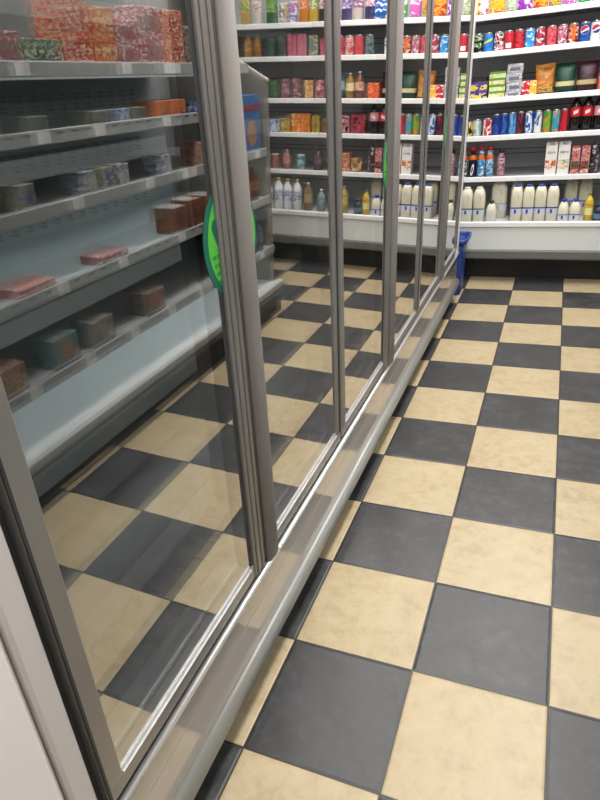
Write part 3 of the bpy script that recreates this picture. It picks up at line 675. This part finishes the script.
# ------------------------------------------------------------------ open fridge across the aisle (mirrored in the doors)
OX, OY0, OY1 = 0.905, -0.45, 2.54
of = empty('open_wall_fridge', (0, 0, 0), 'long half empty open fridge across the aisle, seen mirrored in the glass doors', 'fridge')
OW = 1.62
MB().box(OX + .02, OW, OY0, OY1, 0, .12, BLACK).build('kick_plate', of)
MB().box(OX, OW, OY0, OY1, .12, .155, mat('opp_base', (.10, .105, .11), .4), .004).build('base_panel', of)
MB().prism_y([(OX + .004, .15), (OX, .16), (OX, .185), (OX + .01, .192), (OX + .03, .19), (OX + .05, .178), (OW, .178), (OW, .15)], OY0, OY1, INNERL).build('deck', of)
OB = mat('opp_back', (.42, .45, .45), .4)
bk = MB().box(OW - .07, OW, OY0, 2.20, .17, 2.0, OB)
bk.box(OW - .07, OW, 2.20, OY1 - .016, .17, 1.48, OB)
for z in (.925, .965, 1.14, 1.18, .685, .72):
    for k in range(31):
        y = OY0 + .06 + k * .085
        for dz in (0, .012): bk.box(OW - .072, OW - .07, y, y + .032, z + dz * 1.35, z + dz * 1.35 + .009, BLACK)
bk.build('back_panel', of)
MB().box(OX + .01, OW, OY0, OY0 + .035, .15, 2.0, WHITE).build('end_panel', of)
ep = MB().prism_y([(OX + .06, .15), (OW, .15), (OW, 1.50), (1.30, 1.42), (OX + .06, 1.235)], OY1 - .014, OY1, mat('opp_end', (.25, .22, .19), .5)).build('end_panel', of)
MB().prism_y([(OX + .055, 1.233), (OX + .055, 1.243), (1.30, 1.430), (OW, 1.51), (OW, 1.50), (1.30, 1.42)], OY1 - .017, OY1 + .003, mat('opp_trim', (.75, .70, .58), .4)).build('edge_trim', ep)
MB().box(OX - .02, OW, OY0, 2.20, 1.99, 2.12, WHITE, .005).build('canopy', of)
OS = [1.30, 1.115, .905, .66, .385]
OSX = [.985, .985, .975, .965, .95]
tube = emis('shelf_tube', (.85, .97, 1), 16); tube_fill = emis('shelf_tube_fill', (.85, .97, 1), 0.55)
for i, (z, xf) in enumerate(zip(OS, OSX)):
    ye = (2.36, 1.98)[i] if i < 2 else OY1 - .015
    s = MB().box(xf + .008, OW - .07, OY0 + .035, ye, z - .018, z, mat('opp_shelf', (.45, .47, .47), .35)).build('shelf', of)
    rail = MB().box(xf, xf + .012, OY0 + .035, ye, z - .030, z + .012, mat('opp_rail', (.42, .44, .44), .3), .002)
    if i in (1, 3):
        for k in range(34):
            y = OY0 + .08 + k * .07; rail.box(xf - .0008, xf, y, y + .03, z - .002, z + .004, BLACK)
    rail.build('price_rail', s)
    random.seed(20 + i)
    y = OY0 + .12 + random.random() * .2
    while y < ye - .15:
        MB().box(xf - .0022, xf - .0008, y, y + .055, z - .026, z + .008, TAG).build('price_tag', s)
        y += random.choice((.06, .27, .33, .42, .5))
    if i in (0, 2, 4):
        MB().lathe([(.009, 0), (.009, ye - OY0 - .2)], tube if i else tube_fill, 10).build('light_tube', s, loc=(xf + .22, OY0 + .1, z - .030), rot=(-math.pi / 2, 0, 0))  # weak tube under the highest shelf is added to brighten its bay
ORDN = ['first', 'second', 'third', 'fourth', 'fifth', 'sixth', 'seventh', 'eighth', 'ninth', 'tenth', 'eleventh', 'twelfth', 'thirteenth', 'fourteenth', 'fifteenth', 'sixteenth', 'seventeenth', 'eighteenth', 'nineteenth', 'twentieth']
def opp_row(i, items, shelfname, group, cat='packet', name='food_packet'):
    for k, (y, w, h, c, cn, st) in enumerate(items):
        z = OS[i] + .0005; x = OSX[i] + .02 + .05
        for lv in range(st):
            lab = '%s packet%s, %s shelf across the aisle, %s from near end' % (cn, '' if st == 1 else (' lying below' if lv == 0 else ' lying on top'), shelfname, ORDN[k])
            o = pbox((x, y, z + lv * (h + .0008)), w, .10, h, printed(c, 46, .4, (1, 1, 2.6)), lab, group, name=name, rz=-math.pi / 2, cat=cat, stripe=(printed([c[1], c[-1]], 60), .22, .72, .08, .7))
pal = [(['C83A2E', 'E8C04A', 'D8552E'], 'red and yellow'), (['D8A83A', 'C84A2E', 'E8DCB0'], 'golden'), (['B82A30', 'E8DCD8', 'C84A40'], 'red and white'), (['D87A2E', 'B83A2A', 'E8C890'], 'orange'), (['E4DCD8', 'B82A34', '8A8A8A'], 'white and red'), (['3A8A4A', 'D8D4C8', '2A5A3A'], 'green'), (['D84A34', 'F0D8B8', 'A82A2A'], 'scarlet'), (['3A3A40', 'A8A090', '6A5A4A'], 'charcoal')]
random.seed(4); it = []; y = -.25
while y < 1.84:
    w = random.choice((.13, .15, .17)); c, n = random.choice(pal); it.append((y + w / 2, w - .006, random.choice((.07, .085, .095)), c, n, random.choice((2, 2, 1)))); y += w
opp_row(0, it, 'highest', 'packets on the highest shelf across the aisle')
random.seed(9); it = []; y = .1
pal2 = [(['2A4A8A', '5A7AB0', 'C8D0DC'], 'blue'), (['C8602E', 'D88A4A', 'A84A2A'], 'rust orange'), (['2A2E34', '4A5058', '3A6A9A'], 'black'), (['6A6A4A', '8A8A6A', '3A4A5A'], 'olive grey')]
while y < 1.85:
    w = random.choice((.10, .13)); c, n = random.choice(pal2)
    it.append((y + w / 2, w - .008, random.choice((.05, .065)), c, n, 1)); y += w + random.choice((0, .06, .2))
opp_row(1, it, 'second', 'low packets on the second shelf across the aisle')
random.seed(12); it = []; y = .0
pal3 = [(['3A5AA0', 'A8A890', 'C8CCD0'], 'blue and grey'), (['8A8A5A', 'C8C0A0', '4A5AA0'], 'khaki and blue'), (['B84A4A', 'C8A8A0', '8A8A5A'], 'brick red')]
while y < 2.0:
    w = .075; c, n = random.choice(pal3); it.append((y + w / 2, w - .012, random.choice((.08, .10)), c, n, 1)); y += w + random.choice((.0, .02, .22))
opp_row(2, it[:18], 'third', 'pots on the third shelf across the aisle', name='yogurt_pot')
opp_row(3, [(.75, .16, .03, ['B83A34', 'D8C8C0', 'C85A4A'], 'flat red', 1), (1.15, .16, .03, ['A83A3A', 'C8B8B0', '8A2A2A'], 'flat dark red', 1), (1.62, .10, .11, ['6A3A24', '9A5A34', '4A2A1E'], 'brown', 1), (1.75, .10, .12, ['7A4428', 'A8643A', '4A2A1E'], 'copper brown', 1), (1.88, .10, .12, ['6A3C28', 'B07040', '3A221A'], 'dark copper', 1)], 'fourth', 'packets on the fourth shelf across the aisle')
opp_row(4, [(-.1, .13, .11, ['B8703A', 'D89A5A', '8A4A2A'], 'tan', 1), (.15, .10, .12, ['3A4A40', '5A6A50', '8A5A3A'], 'dark green', 1), (.55, .12, .10, ['B8683A', '3A7A8A', 'D89A5A'], 'tan and teal', 1), (.80, .12, .11, ['2A7A8A', '5AA0AA', 'B8683A'], 'teal', 1), (1.0, .12, .10, ['34808E', 'C87A4A', '6AA8B0'], 'teal and orange', 1), (1.35, .12, .10, ['4A5A58', '8A8A7A', 'A85A4A'], 'grey green', 1)], 'lowest', 'packets on the lowest shelf across the aisle')
# taller goods at the far end
for k, (y, lab) in enumerate([(2.13, 'tall blue box with a brown picture, nearer one across the aisle'), (2.37, 'tall blue box with a brown picture, at the far end across the aisle')]):
    b = pbox((1.045, y, OS[2] + .0005), .21, .12, .27, printed(['2A62A0', '3A7AB8', '24508A'], 20), lab, 'tall blue boxes across the aisle', rz=-math.pi / 2)
    n = 24; MB().loops([[(.055 * math.cos(2 * math.pi * j / n), yy, .095 + .065 * math.sin(2 * math.pi * j / n)) for j in range(n)] for yy in (-.0615, -.0598)], printed(['A8784A', 'C89A68', '7A5030'], 60), smooth=False).build('picture', b)
    MB().box(-.105, .105, -.0612, -.0598, .20, .225, plain('8A2A3A')).build('front_band', b)
for k, (y, c, lab) in enumerate([(2.08, ['D8B46A', 'E8D8A0', 'A87A3A'], 'tall golden bag on the highest shelf across the aisle'), (2.185, ['D8C8B8', 'B87A6A', 'E8E0D8'], 'tall cream and pink bag on the highest shelf across the aisle'), (2.29, ['C8C070', 'E0D8A8', '8A6A3A'], 'tall pale yellow bag at the far end across the aisle')]):
    pouch((1.06, y, OS[0] + .0005), .095, .07, .24, printed(c, 30), lab, 'tall bags across the aisle', rz=-math.pi / 2)
for sh, hh, y0, nn, c, cp, cn in ((3, .17, 2.02, 6, ['6A3A20', 'B8703A', '8A4A2A'], '3A2A20', 'brown'), (4, .17, 2.02, 6, ['4A5A6A', '8AA0B0', '3A4A5A'], '24303A', 'slate blue')):
    for k in range(nn):
        bottle((OSX[sh] + .06, y0 + k * .08, OS[sh] + .0005), .07, hh, plain(c[0], .2), plain(cp), printed(c, 50), '%s bottle across the aisle, %s from the near end of its row' % (cn, ORDN[k]), cn + ' bottles across the aisle')

# ------------------------------------------------------------------ ceiling fittings
for k, (x, y, z, p) in enumerate(LAMPS):
    o = empty('ceiling_light', (x, y, z), ['rectangular ceiling light behind the camera', 'rectangular ceiling light above the near part of the aisle', 'rectangular ceiling light above the far part of the aisle'][k], 'light', 'ceiling lights over the aisle')
    h = MB(); h.box(-.18, .18, -.64, -.61, -.03, .04, WHITE); h.box(-.18, .18, .61, .64, -.03, .04, WHITE); h.box(-.18, -.16, -.61, .61, -.03, .04, WHITE); h.box(.16, .18, -.61, .61, -.03, .04, WHITE); h.box(-.18, .18, -.64, .64, .0, .04, WHITE)
    h.build('housing', o)
